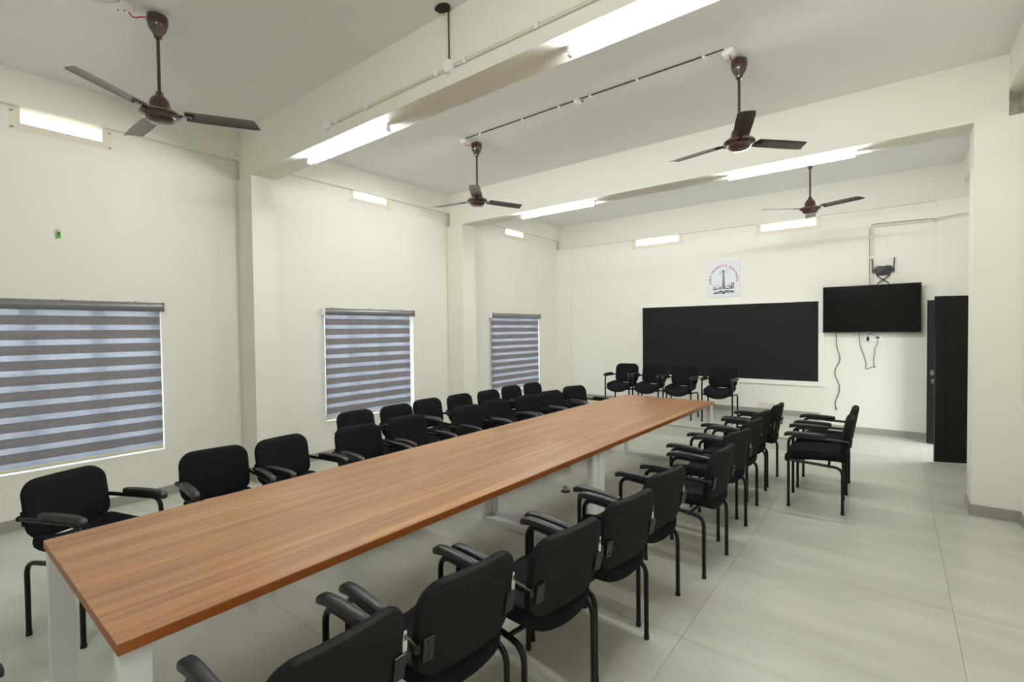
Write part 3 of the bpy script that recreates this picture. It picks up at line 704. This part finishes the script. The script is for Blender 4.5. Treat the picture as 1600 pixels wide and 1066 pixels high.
make_table('conference_table', 'long brown wood conference table on white metal frames, the half towards the platform', (YM+5.83)/2, 5.83-YM-.001, 1)
t = thing('floor_outlet', 'small black floor outlet with a metal cap under the table', 'outlet', (3.125, 4.077, 0))
bm = bmesh.new(); lathe(bm, [(.045, 0), (.045, .006), (.03, .012)], 16); obj('base', bm, MT['rubber'], t, smooth=True)
bm = bmesh.new(); lathe(bm, [(.026, .010), (.026, .045), (.022, .05)], 14); obj('cap', bm, MT['steel'], t, smooth=True)

# ------------------------------------------------------------ visitor chairs
LW = .2145
def make_chair():
    t = thing('visitor_chair', '', 'chair', (0, 0, 0))
    # seat: saddle-shaped pad
    prof = [(.06, -.036), (.02, -.042), (.004, -.031), (0, -.010), (.002, .015), (.012, .031), (.03, .039), (.07, .042), (.12, .043)]
    def fs(x, y, z): return (x, y+.003, .430+z+.060*(abs(x)/.2)**2-.018*max(0, (y-.10)/.12)**2-.012*(y/.2))
    obj('seat', cushion(.405, .475, .09, .085, prof, fs), MT['fabric'], t, smooth=True)
    # backrest
    prof = [(.06, -.024), (.02, -.024), (.005, -.018), (0, 0), (.004, .015), (.018, .025), (.05, .029), (.1, .03)]
    def fb_(x, y, z):
        zz = .652+y; return (x, -.232-.17*(y)+z+.55*x*x-.012, zz+.03*z)
    bk = obj('backrest', cushion(.418, .326, .055, .085, prof, fb_), MT['lit_back_fabric'], t, smooth=True)
    me = bk.data; me.materials.append(MT['fabric'])
    for p in me.polygons:
        if p.normal.y > -.3: p.material_index = 1
    # frame
    for s in (-1, 1):
        bm = bmesh.new(); tube(bm, [(s*LW, .20, .012), (s*LW, .20, .632), (s*LW, -.245, .622)], .0122, 10, True, .07); l = obj('leg', bm, MT['tube'], t, smooth=True)
        bm = bmesh.new(); lathe(bm, [(.0138, 0), (.0138, .02), (.0128, .022)], 12, (s*LW, .20, 0)); obj('foot_cap', bm, MT['rubber'], l, smooth=True)
    for s in (-1, 1):
        bm = bmesh.new(); tube(bm, [(s*LW, -.20, .012), (s*LW, -.20, .395), (s*(LW-.004), .19, .418)], .0122, 10, True, .07); l = obj('leg', bm, MT['tube'], t, smooth=True)
        bm = bmesh.new(); lathe(bm, [(.0138, 0), (.0138, .02), (.0128, .022)], 12, (s*LW, -.20, 0)); obj('foot_cap', bm, MT['rubber'], l, smooth=True)
    for y, z in ((.12, .405), (-.10, .392)):
        bm = bmesh.new(); tube(bm, [(-LW+.006, y, z), (LW-.006, y, z)], .010, 8); obj('crossbar', bm, MT['tube'], t, smooth=True)
    # arm pads: lofted along the arm tube, drooping at the front
    for s in (-1, 1):
        bm = bmesh.new(); rings = []
        for y, z, hw, hh in ((.234, .638, .012, .008), (.231, .641, .019, .015), (.216, .648, .022, .019), (.18, .655, .0225, .019), (.12, .659, .022, .018), (.0, .657, .021, .018), (-.075, .653, .020, .017), (-.083, .652, .014, .011)):
            ring = []
            for k in range(12):
                a = 2*PI*k/12; ca, sa = math.cos(a), math.sin(a); ex = .55
                ring.append(bm.verts.new((s*LW+hw*math.copysign(abs(ca)**ex, ca), y, z+hh*math.copysign(abs(sa)**ex, sa))))
            rings.append(ring)
        for p, q in zip(rings, rings[1:]):
            for k in range(12): bm.faces.new((p[k], p[(k+1) % 12], q[(k+1) % 12], q[k]))
        bm.faces.new(rings[0]); bm.faces.new(rings[-1][::-1]); pad = obj('armrest', bm, MT['pad'], t, smooth=True)
        bm = bmesh.new()
        for y in (.1, -.03): disc(bm, (s*LW, y, .632), .006, (0, 0, 1), .012, 8)
        obj('pad_screws', bm, MT['steel'], pad)
    # brackets that hold the back to the arm tubes
    for s in (-1, 1):
        bm = bmesh.new()
        box(bm, s*.181-.022, s*.181+.022, -.0035, .0035, -.040, .040, bev=.003)
        bmesh.ops.transform(bm, matrix=Matrix.Translation((0, -.254, .612)) @ Matrix.Rotation(math.radians(9), 4, 'X') @ Matrix.Rotation(math.radians(0), 4, 'Z'), verts=bm.verts[:])
        b_ = obj('back_bracket', bm, MT['plate'], t)
        bm = bmesh.new(); tube(bm, [(s*LW, -.240, .622), (s*LW, -.249, .622)], .0155, 12); obj('tube_end', bm, MT['plate'], b_, smooth=True)
        bm = bmesh.new()
        for z in (.588, .636): disc(bm, (s*.178, -.2545-(z-.612)*.158, z), .0055, (0, -1, 0), .006, 8)
        obj('bracket_screws', bm, MT['brass'], b_)
    return t
chair0 = make_chair()
# paper tag tied to a bracket
tg_bm = bmesh.new(); box(tg_bm, .206, .222, -.240, -.238, .638, .700); box(tg_bm, .212, .226, -.236, -.235, .645, .690)
tag0 = obj('paper_tag', tg_bm, MT['paper'], chair0); tag0['label'] = 'small white and green paper tag'
gb = bmesh.new(); box(gb, .211, .222, -.2412, -.240, .672, .690); tagg0 = obj('green_print', gb, MT['green'], tag0)
R_ = 'row of chairs along the right side of the table'; L_ = 'row of chairs along the left side of the table'; O_ = 'back row of chairs under the left windows'; P_ = 'two chairs standing apart on the right'; D_ = 'four chairs on the platform'
ordn = ['nearest', 'second', 'third', 'fourth', 'fifth', 'sixth', 'seventh', 'eighth', 'ninth', 'farthest']
right = [(4.284, .718, 89.7), (4.307, 1.216, 84), (4.41, 1.693, 82), (4.448, 2.185, 81.5), (4.433, 2.69, 81.5), (4.54, 3.393, 86.5), (4.497, 4.045, 77), (4.481, 4.57, 81), (4.456, 5.06, 80), (4.487, 5.601, 87.7)]
left = [(2.151, .695, -67.4), (2.269, 1.32, -96.2), (2.285, 1.828, -84), (2.387, 2.374, -96.4), (2.359, 2.909, -97.4), (2.398, 3.676, -96.6), (2.371, 4.16, -96.5), (2.46, 4.66, -99), (2.452, 5.17, -99), (2.417, 5.765, -106.5)]
outer = [(1.70, 2.84, -90), (1.73, 3.32, -90), (1.67, 3.81, -91), (1.70, 4.31, -91), (1.74, 4.81, -90.5), (1.68, 5.365, -91), (1.70, 5.85, -90)]
apart = [(5.123, 5.139, 93.4), (5.118, 5.765, 90.7)]
dais = [(1.981, 7.761, 181.7), (2.467, 7.79, 181.8), (2.992, 7.76, 182.5), (3.572, 7.82, 183.5)]
first_used = [False]
def place(x, y, a, label, group, z=0, tagged=False):
    if not first_used[0]:
        first_used[0] = True; c = chair0; c['group'] = group; c['label'] = label
    else:
        c = dup(chair0, None, None, label, group, () if tagged else ('paper_tag',))
    c.location = (x, y, z); c.rotation_euler = (0, 0, math.radians(a)); return c
rl = ['nearest black chair of the right-hand row, seen from behind and cut by the bottom edge',
      'second black chair from the camera along the right of the table, seen from behind',
      'black chair back third from the camera along the right side of the table',
      'black chair back fourth from the camera along the right side of the table',
      'black chair back fifth from the camera, right of the white double table leg',
      'black chair sixth along the right side, standing after a gap with its seat showing',
      'black chair seventh along the right side, turned a little towards the board',
      'black chair eighth along the right side of the table',
      'black chair ninth along the right side, last but one before the platform',
      'black chair seen edge-on at the far end of the right-hand row']
for i, (x, y, a) in enumerate(right): place(x, y, a, rl[i], R_, 0, i < 8 and i != 5)
ll = ['black chair facing us at the near left corner of the table, its legs showing',
      'black chair second along the left side of the table, left of the first column',
      'black chair third along the left side, in front of the first column',
      'black chair fourth along the left side of the table, in front of the middle blind',
      'black chair fifth along the left side of the table',
      'black chair sixth along the left side of the table, in front of the second column',
      'black chair seventh along the left side of the table',
      'black chair eighth along the left side of the table, below the farthest blind',
      'black chair ninth along the left side of the table, half behind the last one',
      'black chair last along the left side of the table, beside its far corner']
for i, (x, y, a) in enumerate(left): place(x, y, a, ll[i], L_)
ol = ['first black chair of the back row, under the left part of the middle blind',
      'second black chair of the back row, under the right part of the middle blind',
      'third black chair of the back row, armrest showing, right of the middle window',
      'fourth black chair of the back row, in front of the second column',
      'fifth black chair of the back row, below the left edge of the farthest blind',
      'sixth black chair of the back row, below the middle of the farthest blind',
      'last black chair of the back row, below the right edge of the farthest blind']
for i, (x, y, a) in enumerate(outer): place(x, y, a, ol[i], O_)
place(*apart[0], 'nearer of two black chairs standing apart on the right, seen from the side', P_)
place(*apart[1], 'farther of two black chairs standing apart on the right, behind the nearer one', P_)
dl = ['leftmost black chair on the platform, in front of bare wall', 'second black chair from the left on the platform, at the left end of the board',
      'third black chair from the left on the platform, in front of the board', 'rightmost black chair on the platform, all its legs in view']
for i, (x, y, a) in enumerate(dais): place(x, y, a, dl[i], D_, DH)
c = place(3.452, -.055, 0, 'black chair at the near head of the table, only an arm tip showing', R_)
del c['group']
